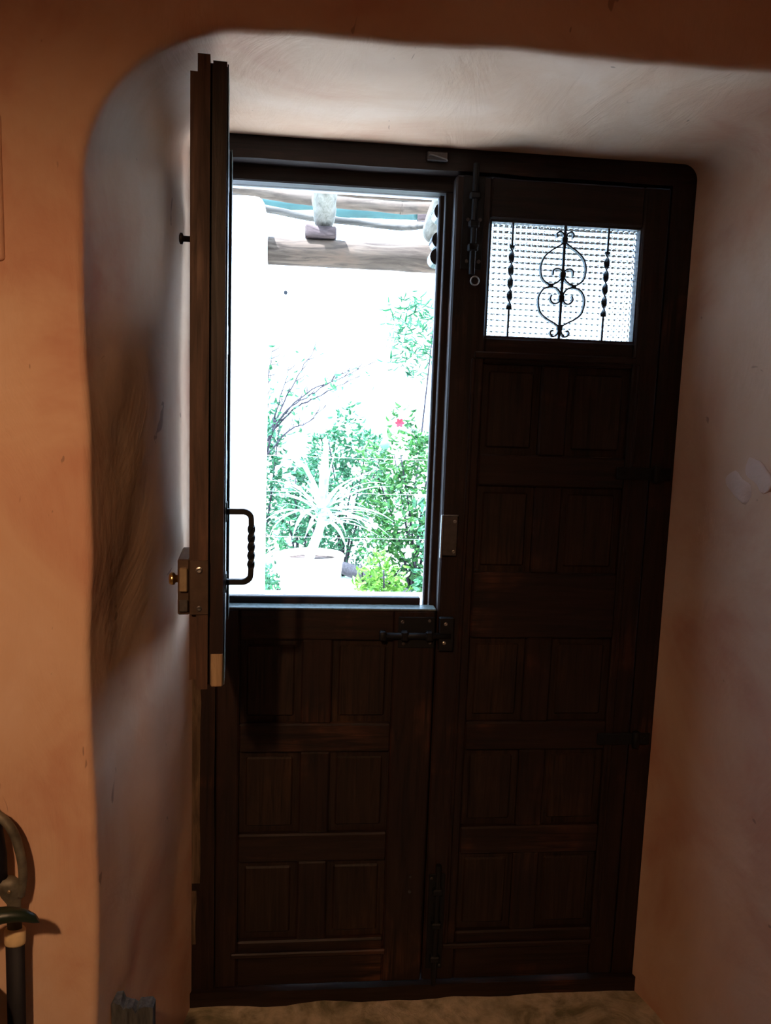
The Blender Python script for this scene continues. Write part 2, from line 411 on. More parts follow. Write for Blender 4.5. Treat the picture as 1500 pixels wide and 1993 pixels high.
wobbly('worn_strip', fr, 'wood_worn', -0.268, -0.246, -0.0015, 0.004, 0.32, 0.84, 0.004, 11, 'pale bare strip where the dark finish is worn away')
wobbly('worn_strip', fr, 'wood_worn', -0.268, -0.256, -0.0015, 0.004, 0.16, 0.30, 0.003, 13, 'pale bare strip where the dark finish is worn away')
wobbly('sill', fr, 'wood_h', -0.275, 0.862, -0.012, 0.090, -0.02, 0.037, 0.006, 6)
# bright latch keeper in the head, above the meeting of the leaves
bm = bmesh.new(); box(bm, 0.236, 0.282, -0.006, 0.006, 2.010, 2.030, 0.002)
kp = obj('bolt_keeper', bm, 'steel_dark', fr, label='small metal keeper chipped into the frame head')
bm = bmesh.new(); tube(bm, spline([(0.240, -0.006, 2.020), (0.243, -0.011, 2.0205), (0.262, -0.012, 2.0165), (0.278, -0.011, 2.0125), (0.281, -0.006, 2.011)], 4), 0.0015, 6)
obj('staple', bm, 'steel', kp, label='bright steel staple')

# ================================================================== right-hand door leaf
dr = thing('door_1', 'tall dark closed door leaf with small patterned window and iron scrolls', 'door', (0.798, 0.0, 0.04), kind='structure')
FY, BY = 0.0, 0.040
X0, X1 = 0.304, 0.799
RX0, RX1 = 0.385, 0.738
pbox('stile', dr, 'wood_v', X0, RX0, FY, BY, 0.040, 1.986, 0.004)
pbox('stile', dr, 'wood_v', RX1, X1, FY, BY, 0.040, 1.986, 0.004)
for z0, z1 in ((1.898, 1.986), (1.580, 1.638), (1.300, 1.372), (0.933, 1.092), (0.650, 0.722), (0.378, 0.450), (0.040, 0.170)):
    pbox('rail', dr, 'wood_h', RX0, RX1, FY + 0.001, BY - 0.002, z0, z1, 0.004)
MX0, MX1 = 0.524, 0.589
for z0, z1 in ((1.372, 1.580), (1.092, 1.300), (0.722, 0.933), (0.450, 0.650), (0.170, 0.378)):
    pbox('muntin', dr, 'wood_v', MX0, MX1, FY + 0.002, BY - 0.002, z0, z1, 0.004)
    for xa, xb in ((RX0, MX0), (MX1, RX1)):
        bm = bmesh.new()                        # fielded panel, sunk with a sloped margin
        box(bm, xa - 0.004, xb + 0.004, 0.017, 0.029, z0 - 0.004, z1 + 0.004, 0)
        box(bm, xa + 0.016, xb - 0.016, 0.011, 0.020, z0 + 0.016, z1 - 0.016, 0.006)
        obj('panel', bm, 'wood_p', dr)
# thin planted mouldings, catching light on their top edges
pbox('moulding', dr, 'wood_h', 0.362, 0.745, -0.006, 0.004, 1.590, 1.606, 0.003)
pbox('moulding', dr, 'wood_h', 0.352, 0.738, -0.008, 0.004, 0.128, 0.142, 0.003)
pbox('moulding', dr, 'wood_v', 0.356, 0.366, -0.005, 0.004, 0.142, 1.590, 0.003)
pbox('moulding', dr, 'wood_v', 0.748, 0.756, -0.004, 0.004, 0.142, 1.590, 0.003)
# stepped meeting edge on the terrace side
pbox('meeting_strip', dr, 'wood_v', 0.288, 0.335, 0.040, 0.065, 0.045, 1.958, 0.002)
pbox('meeting_strip', dr, 'wood_v', 0.2775, 0.335, 0.065, 0.086, 0.045, 1.958, 0.003)
bm = bmesh.new()
prof = [(0.30, 1.800)]
for zc, r_, xc in ((1.826, 0.0195, 0.2835), (1.864, 0.0185, 0.2855), (1.928, 0.0195, 0.2890)):
    for k in range(11):
        a = -PI / 2 - PI * k / 10
        prof.append((xc + r_ * math.cos(a), zc + r_ * math.sin(a)))
prof.append((0.30, 1.95))
f0 = [bm.verts.new((x, 0.0865, z)) for x, z in prof]; f1 = [bm.verts.new((x, 0.135, z)) for x, z in prof]
bm.faces.new(f0); bm.faces.new(list(reversed(f1)))
for i in range(len(prof)): j = (i + 1) % len(prof); bm.faces.new((f0[i], f1[i], f1[j], f0[j]))
obj('scalloped_bracket', bm, plain('glossy_black_trim', (0.03, 0.035, 0.04), 0.22, 0, 0.1, 20, 0.02), dr, label='black scalloped bracket of three rounded lobes on the outer face')
# window: bead, patterned pane, iron grille
WX0, WX1, WZ0, WZ1 = 0.387, 0.738, 1.640, 1.896
wd = bmesh.new()
for d in ((WX0 - 0.004, WX0 + 0.003, WZ0, WZ1), (WX1 - 0.003, WX1 + 0.004, WZ0, WZ1), (WX0, WX1, WZ0 - 0.004, WZ0 + 0.003), (WX0, WX1, WZ1 - 0.003, WZ1 + 0.004)):
    box(wd, d[0], d[1], 0.006, 0.034, d[2], d[3], 0.002)
win = obj('window_frame', wd, 'wood_h', dr)
def dimpled_pane(x0, x1, z0, z1, nx, nz, yb, q=6, deep=0.0039):
    gv, gf = [], []; W_, H_ = nx * q, nz * q
    for j in range(H_ + 1):
        for i in range(W_ + 1):
            h = (abs(math.sin(PI * i / q)) * abs(math.sin(PI * j / q))) ** 0.8
            gv.append((x0 + (x1 - x0) * i / W_, yb + 0.003 + deep * h, z0 + (z1 - z0) * j / H_))
    for j in range(H_):
        for i in range(W_):
            a = j * (W_ + 1) + i; gf.append((a, a + W_ + 1, a + W_ + 2, a + 1))
    nb = len(gv)
    bor = list(range(W_ + 1)) + [j * (W_ + 1) + W_ for j in range(1, H_ + 1)] + [H_ * (W_ + 1) + i for i in range(W_ - 1, -1, -1)] + [j * (W_ + 1) for j in range(H_ - 1, 0, -1)]
    for b_ in bor: gv.append((gv[b_][0], yb, gv[b_][2]))
    n = len(bor)
    for k in range(n): l_ = (k + 1) % n; gf.append((bor[k], bor[l_], nb + l_, nb + k))
    gf.append(tuple(nb + k for k in range(n)))
    return gv, gf
gv, gf = dimpled_pane(WX0 - 0.002, WX1 + 0.002, WZ0 - 0.002, WZ1 + 0.002, 27, 20, 0.0215)
pane = raw('window_pane', gv, gf, 'glass', dr, True, label='pressed glass pane of small dimples')

GY = 0.012
def gp(u, v, cx=0.5605):                         # grille drawing units (1/10 of a millimetre and a half) -> metres
    return (cx + u * 0.0001489, GY, 1.894 - (v - 130) * 0.0001489)
gr = bmesh.new(); tube(gr, [gp(0, 115), gp(0, 1850)], 0.0040, sq=True)
gro = obj('grille_bar', gr, 'iron_lit', dr, label='plain upright iron bar in the middle of the window')
def scroll(pts, r=0.0021, mirror=False):
    bm = bmesh.new(); s = -1 if mirror else 1
    P = spline([gp(s * u, v) for u, v in pts], 7)
    # flat strap standing edge-on to the glass
    n = len(P); rows_ = []
    for i, p in enumerate(P):
        t = (P[min(i + 1, n - 1)] - P[max(i - 1, 0)]).normalized(); nrm = Vector((t.z, 0, -t.x))
        rows_.append([bm.verts.new(p + nrm * a * r + Vector((0, b * 0.0055, 0))) for a, b in ((-.8, -1), (.8, -1), (.8, 1), (-.8, 1))])
    for a, b in zip(rows_, rows_[1:]):
        for k in range(4): bm.faces.new((a[k], a[(k + 1) % 4], b[(k + 1) % 4], b[k]))
    bm.faces.new(rows_[0]); bm.faces.new(list(reversed(rows_[-1])))
    return obj('scroll', bm, 'iron_lit', gro)
up = [(-20, 390), (-110, 450), (-205, 510), (-300, 600), (-345, 700), (-355, 800), (-325, 920), (-250, 990), (-180, 1010), (-90, 980), (-20, 905), (-12, 830), (-40, 785), (-100, 768), (-150, 795), (-158, 870)]
lo = [(-158, 1165), (-178, 1225), (-150, 1275), (-110, 1292), (-50, 1275), (-15, 1200), (-30, 1130), (-90, 1065), (-170, 1048), (-280, 1075), (-345, 1160), (-365, 1260), (-330, 1420), (-240, 1510), (-130, 1570), (-25, 1630)]
cu = [(-15, 330), (-22, 275), (-55, 236), (-100, 228), (-130, 262), (-118, 312)]
cd_ = [(-15, 1660), (-25, 1720), (-65, 1780), (-115, 1782), (-148, 1740), (-128, 1700), (-95, 1705)]
for pts in (up, lo, cu, cd_):
    scroll(pts); scroll(pts, mirror=True)
for v in (345, 860, 1205, 1650):
    bm = bmesh.new(); a = gp(0, v); box(bm, a[0] - 0.0065, a[0] + 0.0065, GY - 0.007, GY + 0.007, a[2] - 0.0065, a[2] + 0.0065, 0.002); obj('collar', bm, 'iron_lit', gro)
for s in (-1, 1):
    bm = bmesh.new(); a = gp(s * 180, 1028); box(bm, a[0] - 0.006, a[0] + 0.006, GY - 0.006, GY + 0.006, a[2] - 0.004, a[2] + 0.004, 0.0015); obj('collar', bm, 'iron_lit', gro)
for xb, za, zb in ((0.4395, 1.845, 1.703), (0.6625, 1.842, 1.697)):
    bm = bmesh.new(); pts, tw, fl = [], [], []
    tube(bm, [(xb, GY, 1.896), (xb, GY, za)], 0.0030, sq=True); tube(bm, [(xb, GY, zb), (xb, GY, 1.640)], 0.0030, sq=True)
    n = 90
    for i in range(n + 1): pts.append((xb, GY, za + (zb - za) * i / n)); tw.append(i / n * PI * 5)
    rings = []
    for p, t in zip(pts, tw):
        c, s = math.cos(t), math.sin(t); e = 0.0064; h = 0.0016
        rings.append([bm.verts.new((p[0] + a * e * c - b * h * s, p[1] + a * e * s + b * h * c, p[2])) for a, b in ((-1, -1), (1, -1), (1, 1), (-1, 1))])
    for a, b in zip(rings, rings[1:]):
        for k in range(4): bm.faces.new((a[k], a[(k + 1) % 4], b[(k + 1) % 4], b[k]))
    bm.faces.new(rings[0]); bm.faces.new(list(reversed(rings[-1])))
    obj('grille_bar', bm, 'iron_lit', dr, label='upright iron bar twisted along its middle')
# upper tower bolt on the meeting stile
bo = pbox('tower_bolt', dr, 'iron', 0.320, 0.368, -0.004, 0.001, 1.785, 1.985, 0.001, 'black tower bolt plate')
bm = bmesh.new(); cyl(bm, (0.345, -0.012, 1.772), (0.345, -0.012, 2.008), 0.007, seg=10)
for z in (1.83, 1.88, 1.94): box(bm, 0.333, 0.357, -0.021, -0.003, z - 0.008, z + 0.008, 0.003)
obj('bolt_rod', bm, 'iron', bo, smooth=False)
for p in ((0.333, -0.004, 1.891), (0.334, -0.004, 1.801), (0.361, -0.004, 1.802), (0.360, -0.004, 1.892)): screw(bo, p, 0.0042, mat='steel_dark')
bm = bmesh.new()
tube(bm, [(0.352 + 0.0095 * math.cos(2 * PI * k / 20), -0.016, 1.758 + 0.0095 * math.sin(2 * PI * k / 20)) for k in range(21)], 0.0017, 6)
obj('bolt_ring', bm, 'steel', bo, True, label='bright steel ring')
# lower tower bolt
bo = pbox('tower_bolt', dr, 'iron', 0.312, 0.352, -0.004, 0.001, 0.075, 0.330, 0.001, 'black tower bolt plate')
bm = bmesh.new(); cyl(bm, (0.332, -0.012, 0.038), (0.332, -0.012, 0.36), 0.007, seg=10)
for z in (0.11, 0.20, 0.29): box(bm, 0.320, 0.344, -0.021, -0.003, z - 0.008, z + 0.008, 0.003)
obj('bolt_rod', bm, 'iron', bo)
for p in ((0.318, -0.004, 0.32), (0.346, -0.004, 0.085)): screw(bo, p, 0.0036, mat='steel_dark')
# lock keeper and slide-bolt keeper on the meeting stile
lk = pbox('lock_keeper', dr, 'steel_dark', 0.306, 0.340, -0.013, 0.001, 1.134, 1.228, 0.0015, 'dull steel lock keeper box')
pbox('lip', lk, 'steel', 0.304, 0.341, -0.0145, -0.012, 1.2275, 1.2305, 0.0008, 'bright top lip')
pbox('lip', lk, 'steel', 0.3015, 0.3060, -0.014, -0.002, 1.128, 1.229, 0.0008, 'bright edge of the keeper')
for z in (1.215, 1.144): screw(lk, (0.333, -0.013, z), 0.0042)
sk = pbox('slide_keeper', dr, 'iron', 0.307, 0.342, -0.016, 0.001, 0.905, 0.986, 0.002, 'black keeper of the slide bolt')
for p in ((0.322, -0.016, 0.971), (0.320, -0.016, 0.925)): screw(sk, p, 0.0045)
# strap hinges
for z in (1.338, 0.680):
    bm = bmesh.new(); box(bm, 0.716, 0.850, -0.006, 0.001, z - 0.016, z + 0.014, 0.002)
    hg = obj('strap_hinge', bm, 'iron', dr)
    bm = bmesh.new(); cyl(bm, (0.812, -0.008, z - 0.021), (0.812, -0.008, z + 0.019), 0.0085, seg=12); obj('knuckle', bm, 'iron', hg, True)
    for x in (0.735, 0.775, 0.836): screw(hg, (x, -0.006, z), 0.004, mat='iron')

# ================================================================== lower left door leaf
dl = thing('door_2', 'closed lower half of the dark panelled stable door, below the opening', 'door', (-0.211, 0.0, 0.04), kind='structure')
LX0, LX1 = -0.211, 0.3005
PX0, PX1 = -0.158, 0.202
pbox('stile', dl, 'wood_v', LX0, PX0, FY, BY, 0.040, 0.998, 0.004)
pbox('stile', dl, 'wood_v', PX1, LX1, FY, BY, 0.040, 0.998, 0.004)
for z0, z1 in ((0.925, 0.998), (0.648, 0.719), (0.367, 0.440), (0.040, 0.160)):
    pbox('rail', dl, 'wood_h', PX0, PX1, FY + 0.001, BY - 0.002, z0, z1, 0.004)
for z0, z1 in ((0.719, 0.925), (0.440, 0.648), (0.160, 0.367)):
    pbox('muntin', dl, 'wood_v', -0.014, 0.058, FY + 0.002, BY - 0.002, z0, z1, 0.004)
    for xa, xb in ((PX0, -0.014), (0.058, PX1)):
        bm = bmesh.new()
        box(bm, xa - 0.004, xb + 0.004, 0.017, 0.029, z0 - 0.004, z1 + 0.004, 0)
        box(bm, xa + 0.016, xb - 0.016, 0.011, 0.020, z0 + 0.016, z1 - 0.016, 0.006)
        obj('panel', bm, 'wood_p', dl)
pbox('moulding', dl, 'wood_h', -0.172, 0.208, -0.008, 0.004, 0.120, 0.134, 0.003)
pbox('ledge', dl, 'wood_daylit', LX0, LX1, 0.001, 0.044, 0.998, 1.0025, 0.001, 'top ledge with daylight put into its pale colour')
pbox('weather_strip', dl, 'wood_h', -0.209, 0.268, 0.0445, 0.064, 0.927, 1.019, 0.002)
pbox('meeting_strip', dl, 'wood_v', 0.232, 0.2765, 0.040, 0.066, 0.045, 0.93, 0.002)
sb = pbox('slide_bolt', dl, 'iron', 0.212, 0.298, -0.004, 0.001, 0.909, 0.984, 0.001, 'black slide bolt')
bm = bmesh.new(); cyl(bm, (0.170, -0.013, 0.9415), (0.335, -0.013, 0.9415), 0.0075, seg=12)
box(bm, 0.166, 0.182, -0.022, -0.004, 0.930, 0.953, 0.003); obj('bolt_rod', bm, 'iron', sb, True)
bm = bmesh.new()
for x in (0.226, 0.284): box(bm, x - 0.009, x + 0.009, -0.022, -0.003, 0.929, 0.954, 0.004)
obj('guide', bm, 'iron', sb)
for p in ((0.221, -0.004, 0.972), (0.285, -0.004, 0.975), (0.225, -0.004, 0.919), (0.288, -0.004, 0.922)): screw(sb, p, 0.0042, mat='steel_dark')
bm = bmesh.new(); cyl(bm, (0.264, -0.004, 0.325), (0.264, 0.001, 0.325), 0.003); obj('nail', bm, 'steel_dark', dl)
bm = bmesh.new(); cyl(bm, (0.264, -0.004, 0.285), (0.264, 0.001, 0.285), 0.0036); obj('nail', bm, 'steel_dark', dl)

# ================================================================== upper left door leaf, swung open into the room
du = thing('door_3', 'upper half of the stable door swung open, seen edge-on', 'door', (-0.232, -0.055, 0.0), math.radians(-84.9), kind='structure')
LOCAL.add(du)
LW, LT = 0.485, 0.0528                          # local: x hinge -> free edge, y inner -> outer face, z up
UB, UT = 1.010, 1.966
UX0, UX1 = 0.082, LW - 0.082                    # between the stiles
UW0, UW1 = 1.625, 1.880                         # its window
for n_, a, b, mt, y0, y1, z0, z1 in (
        ('stile', 0.0, UX0, 'wood_v', 0.0, LT, UB, UT), ('stile', UX1, LW - 0.004, 'wood_v', 0.010, LT, UB, UT - 0.004),
        ('rail', UX0, UX1, 'wood_h', 0.003, LT - 0.003, UB, UB + 0.075), ('rail', UX0, UX1, 'wood_h', 0.003, LT - 0.003, 1.31, 1.375),
        ('rail', UX0, UX1, 'wood_h', 0.003, LT - 0.003, UW0 - 0.062, UW0), ('rail', UX0, UX1, 'wood_h', 0.003, LT - 0.003, UW1, UT),
        ('muntin', 0.210, 0.275, 'wood_v', 0.004, LT - 0.004, UB + 0.075, 1.31), ('muntin', 0.210, 0.275, 'wood_v', 0.004, LT - 0.004, 1.375, UW0 - 0.062)):
    pbox(n_, du, mt, a, b, y0, y1, z0, z1, 0.003)
for a, b in ((UX0, 0.210), (0.275, UX1)):
    for z0, z1 in ((UB + 0.075, 1.31), (1.375, UW0 - 0.062)):
        bm = bmesh.new(); box(bm, a - 0.004, b + 0.004, 0.020, 0.034, z0 - 0.004, z1 + 0.004, 0)
        box(bm, a + 0.018, b - 0.018, 0.013, 0.041, z0 + 0.018, z1 - 0.018, 0.006); obj('panel', bm, 'wood_p', du)
gv, gf = dimpled_pane(UX0 - 0.002, UX1 + 0.002, UW0 - 0.002, UW1 + 0.002, 24, 19, 0.026, 6, 0.0010)
me_ = raw('window_pane', gv, gf, 'glass', None, True, label='pressed glass pane of small dimples'); me_.parent = du
for u in (0.085, 0.1605, 0.236):
    bm = bmesh.new(); tube(bm, [(UX0 + u, 0.014, UW0), (UX0 + u, 0.014, UW1)], 0.0036, sq=True); obj('grille_bar', bm, 'iron_lit', du)
wobbly('edge_strip', du, 'wood_edge', LW - 0.030, LW, -0.0005, 0.0102, UB + 0.012, UT - 0.020, 0.0022, 8, 'worn inner strip of the free edge')
wobbly('edge_strip', du, 'wood_edge', LW - 0.004, LW + 0.008, 0.0105, 0.0285, UB - 0.002, UT + 0.002, 0.0015, 8, 'worn brown strip of the free edge')
wobbly('edge_strip', du, 'wood_v', LW - 0.004, LW + 0.006, 0.0325, 0.0525, UB + 0.056, UT - 0.005, 0.0015, 8, 'worn brown strip of the free edge')
pbox('edge_strip', du, 'wood_pale', LW - 0.004, LW + 0.0055, 0.0330, 0.0520, UB, UB + 0.056, 0.002, 'pale bare wood at the foot of the edge')
for a, b, z0, z1 in ((0.0, UX0, UB, UT), (UX1, LW - 0.004, UB, UT - 0.004)):
    pbox('outer_facing', du, 'wood_daylit', a, b, LT, LT + 0.002, z0, z1, 0.0006, 'outer face with grazing daylight put into its grey green colour')
# pull handle on the outer face
hx = LW - 0.035; H0, H1 = 1.175, 1.292
hk = [(0.002, 0.0), (0.020, 0.0), (0.033, -0.0005), (0.0415, -0.007), (0.043, -0.020)]
P = spline([(hx, LT + y, H1 + z) for y, z in hk], 5)
P2 = [Vector((p.x, p.y, H0 + (H1 - p.z))) for p in reversed(P)]
zt_, zb_ = P[-1].z, P2[0].z
mid = [Vector((hx, LT + 0.043, zt_ + (zb_ - zt_) * k / 40)) for k in range(1, 40)]
allp = P + mid + P2; tw = [0.0] * len(P) + [2.5 * PI * k / 38 for k in range(39)] + [2.5 * PI] * len(P2)
bm = bmesh.new(); tube(bm, allp, 0.0064, sq=True, twist=tw); ph = obj('pull_handle', bm, 'iron', du, label='twisted black iron pull handle')
bm = bmesh.new()
for z in (H1, H0): box(bm, hx - 0.012, hx + 0.012, LT + 0.001, LT + 0.004, z - 0.016, z + 0.016, 0.001)
obj('rose', bm, 'iron', ph)
# rim lock on the inner face
lo_ = pbox('rim_lock', du, 'lock', LW - 0.110, LW + 0.002, -0.0185, 0.0, 1.130, 1.2195, 0.002, 'brown steel rim lock case')
pbox('face_plate', lo_, 'lock', LW + 0.0085, LW + 0.0105, 0.001, 0.029, 1.132, 1.2195, 0.0006)
pbox('latch', lo_, 'brass_dull', LW + 0.002, LW + 0.010, -0.0155, -0.003, 1.169, 1.207, 0.0015, 'dull brass latch bolt')
pbox('deadbolt', lo_, 'steel_dark', LW + 0.002, LW + 0.008, -0.0165, -0.002, 1.136, 1.155, 0.0015, 'dull steel bolt')
bm = bmesh.new(); lathe(bm, [(0.006, -0.0185), (0.006, -0.023), (0.0095, -0.025), (0.0105, -0.029), (0.008, -0.033), (0.0, -0.034)], (LW - 0.018, 0.0, 1.1845), 18, 'Y'); obj('knob', bm, 'brass', lo_, True, label='polished brass knob')
screw(lo_, (LW + 0.0105, 0.015, 1.204), 0.0055, (1, 0, 0)); screw(lo_, (LW + 0.0105, 0.015, 1.142), 0.0045, (1, 0, 0), 'steel_dark')
bm = bmesh.new(); lathe(bm, [(0.0045, 0.0), (0.0045, -0.012), (0.0085, -0.0135), (0.0085, -0.017), (0.005, -0.0185), (0, -0.019)], (LW - 0.030, 0.0, 1.714), 14, 'Y'); obj('bolt_knob', bm, 'iron', du, True, label='small black knob')
for z in (1.16, 1.82):
    bm = bmesh.new(); cyl(bm, (-0.006, 0.003, z - 0.04), (-0.006, 0.003, z + 0.04), 0.008, seg=12); box(bm, -0.004, 0.060, -0.003, 0.0, z - 0.03, z + 0.03, 0.001); obj('hinge', bm, 'iron', du)

# ================================================================== things by the left of the doorway
# sword leaning in its scabbard
sx, sy = -0.4625, -0.560
sw = thing('sword', 'black scabbarded sword with cream mouth band leaning against the ochre wall', 'sword', (sx - 0.004, sy, 0.0))
bm = bmesh.new()
def oval(bm, secs, seg=16):
    rings = []
    for cx_, cy_, z, a, b in secs: rings.append([bm.verts.new((cx_ + a * math.cos(2 * PI * j / seg), cy_ + b * math.sin(2 * PI * j / seg), z)) for j in range(seg)])
    for r0, r1 in zip(rings, rings[1:]):
        for j in range(seg): bm.faces.new((r0[j], r0[(j + 1) % seg], r1[(j + 1) % seg], r1[j]))
    bm.faces.new(list(reversed(rings[0]))); bm.faces.new(rings[-1])
oval(bm, [(sx - 0.002, sy, 0.003, 0.004, 0.003), (sx - 0.002, sy, 0.03, 0.011, 0.006), (sx - 0.002, sy, 0.30, 0.0145, 0.008), (sx, sy, 0.588, 0.0150, 0.009)])
obj('scabbard', bm, 'black_leather', sw, True)
bm = bmesh.new(); oval(bm, [(sx, sy, 0.584, 0.0152, 0.0102), (sx, sy, 0.588, 0.0168, 0.0112), (sx + 0.0005, sy, 0.608, 0.0168, 0.0112), (sx + 0.0005, sy, 0.612, 0.0150, 0.010)]); obj('mouth_band', bm, 'cream', sw, True, label='cream band at the mouth of the scabbard')
bm = bmesh.new(); oval(bm, [(sx, sy, 0.611, 0.012, 0.006), (sx, sy, 0.655, 0.011, 0.006), (sx - 0.003, sy, 0.668, 0.016, 0.012), (sx - 0.008, sy, 0.690, 0.021, 0.013), (sx - 0.012, sy, 0.700, 0.016, 0.008)]); obj('guard_shell', bm, 'pewter', sw, True)
bm = bmesh.new(); tube(bm, spline([(sx + 0.010, sy, 0.668), (sx + 0.015, sy, 0.70), (sx + 0.0125, sy, 0.738), (sx + 0.002, sy, 0.778), (sx - 0.016, sy, 0.803), (sx - 0.035, sy, 0.812)], 6), 0.0072, 8, flat=1.1); obj('knuckle_bow', bm, 'pewter', sw, True)
bm = bmesh.new(); oval(bm, [(sx - 0.020, sy, 0.695, 0.011, 0.010), (sx - 0.022, sy, 0.74, 0.013, 0.012), (sx - 0.026, sy, 0.79, 0.011, 0.010), (sx - 0.034, sy, 0.806, 0.013, 0.012), (sx - 0.036, sy, 0.822, 0.008, 0.008)]); obj('grip', bm, 'black_leather', sw, True)
screw(sw, (sx - 0.002, sy - 0.0125, 0.684), 0.003, mat='brass_dull')
# planter with a rubbery plant, mostly outside the frame
pl = thing('potted_plant', 'dark green broad leaved plant in a grey pot beside the sword', 'plant', (-0.565, -0.66, 0.0))
bm = bmesh.new(); lathe(bm, [(0.062, 0.0), (0.085, 0.25), (0.098, 0.48), (0.106, 0.50), (0.106, 0.528), (0.096, 0.530), (0.090, 0.50), (0.0, 0.495)], (-0.565, -0.66, 0.0), 28); obj('pot', bm, 'grey_pot', pl, True)
bm = bmesh.new(); tube(bm, spline([(-0.565, -0.66, 0.49), (-0.555, -0.66, 0.58), (-0.535, -0.65, 0.66), (-0.53, -0.65, 0.74)], 5), 0.005, 8); obj('stem', bm, 'indoor_leaf', pl, True)
def broad_leaf(parent, base, tip, wdt, sag=0.012, th=0.004):  # blunt rounded blade
    base, tip = Vector(base), Vector(tip); d = tip - base; L = d.length; d.normalize()
    side = d.cross(Vector((0, 0, 1))).normalized(); nrm = side.cross(d)
    bm = bmesh.new(); rings = []
    for i in range(13):
        t = i / 12; wv = wdt * (0.22 + 0.78 * math.sin(PI * min(1, t * 0.86 + 0.08)) ** 0.8) * (1 if t < 0.93 else 0.75)
        c = base + d * L * t + Vector((0, 0, -sag * (2 * t - 0.6) ** 2 + sag * 0.3))
        rings.append([bm.verts.new(c + side * wv * math.cos(2 * PI * j / 12) + nrm * th * (1 if t < 0.93 else 0.7) * math.sin(2 * PI * j / 12)) for j in range(12)])
    for a, b in zip(rings, rings[1:]):
        for j in range(12): bm.faces.new((a[j], a[(j + 1) % 12], b[(j + 1) % 12], b[j]))
    bm.faces.new(list(reversed(rings[0]))); bm.faces.new(rings[-1])
    return obj('leaf', bm, 'indoor_leaf', parent, True)
broad_leaf(pl, (-0.520, -0.650, 0.655), (-0.403, -0.628, 0.712), 0.014, 0.022, 0.0125)
broad_leaf(pl, (-0.532, -0.65, 0.70), (-0.60, -0.70, 0.78), 0.022)
broad_leaf(pl, (-0.53, -0.65, 0.73), (-0.56, -0.58, 0.82), 0.022)
broad_leaf(pl, (-0.54, -0.655, 0.64), (-0.62, -0.74, 0.66), 0.022)
# rough dark slab standing at the foot of the left reveal
bm = bmesh.new(); NXS, NZS = 14, 10
sv, sf = [], []
for side in (0, 1):
    for j in range(NZS + 1):
        for i in range(NXS + 1):
            u, v = i / NXS, j / NZS
            top = 0.372 + 0.010 * noise.noise(Vector((u * 9, 3.3, side * 0.6))) + (0.012 if u < 0.25 else 0.0) - (0.010 if 0.5 < u < 0.64 else 0)
            x = -0.340 + 0.074 * u + 0.004 * noise.noise(Vector((v * 4, u * 2, 9)))
            y = -0.455 + side * 0.026 + 0.004 * noise.noise(Vector((u * 14, v * 3, side * 5.0)))
            sv.append((x, y, top * v))
K_ = (NXS + 1) * (NZS + 1)
for s in (0, 1):
    for j in range(NZS):
        for i in range(NXS):
            a = s * K_ + j * (NXS + 1) + i; q_ = (a, a + 1, a + NXS + 2, a + NXS + 1); sf.append(q_ if s == 0 else tuple(reversed(q_)))
rim = [i for i in range(NXS + 1)] + [j * (NXS + 1) + NXS for j in range(1, NZS + 1)] + [NZS * (NXS + 1) + i for i in range(NXS - 1, -1, -1)] + [j * (NXS + 1) for j in range(NZS - 1, 0, -1)]
for k in range(len(rim)): l_ = (k + 1) % len(rim); sf.append((rim[l_], rim[k], rim[k] + K_, rim[l_] + K_))
tag(raw('stone_slab', sv, sf, 'slate'), 'dark grey rough-topped slab standing at the foot of the left reveal', 'slab')

# pendant lamp of the room, above and behind the viewer
LAMP = (-0.36, -2.25, 2.15)
lp = thing('pendant_lamp', 'cream shaded pendant lamp hanging from the ceiling behind the viewer', 'lamp', (LAMP[0], LAMP[1], LAMP[2]))
bm = bmesh.new(); cyl(bm, (LAMP[0], LAMP[1], LAMP[2] + 0.14), (LAMP[0], LAMP[1], ZT), 0.004); obj('cord', bm, 'iron', lp)
bm = bmesh.new(); lathe(bm, [(0.03, 0.15), (0.03, 0.14), (0.16, -0.02), (0.155, -0.02), (0.028, 0.135)], LAMP, 24); obj('shade', bm, 'shade', lp, True)
ld = bpy.data.lights.new('lamp_bulb', 'SPOT'); lb = bpy.data.objects.new('lamp_bulb', ld); COL.objects.link(lb)
ld.energy = 80.0; ld.color = (1.0, 0.59, 0.32); ld.shadow_soft_size = 0.03; ld.spot_size = math.radians(74); ld.spot_blend = 1.0
lb.location = (LAMP[0], LAMP[1], LAMP[2] - 0.03)
lb.rotation_euler = Vector((-0.14, 1.73, -1.38)).to_track_quat('-Z', 'Y').to_euler()

gd = bpy.data.lights.new('room_fill', 'POINT'); gl = bpy.data.objects.new('room_fill', gd); COL.objects.link(gl)  # added warm fill under the lamp, lifts the room's ambient light
gd.energy = 4.5; gd.color = (1.0, 0.50, 0.24); gd.shadow_soft_size = 0.12; gl.location = (LAMP[0], LAMP[1], LAMP[2] - 0.16)

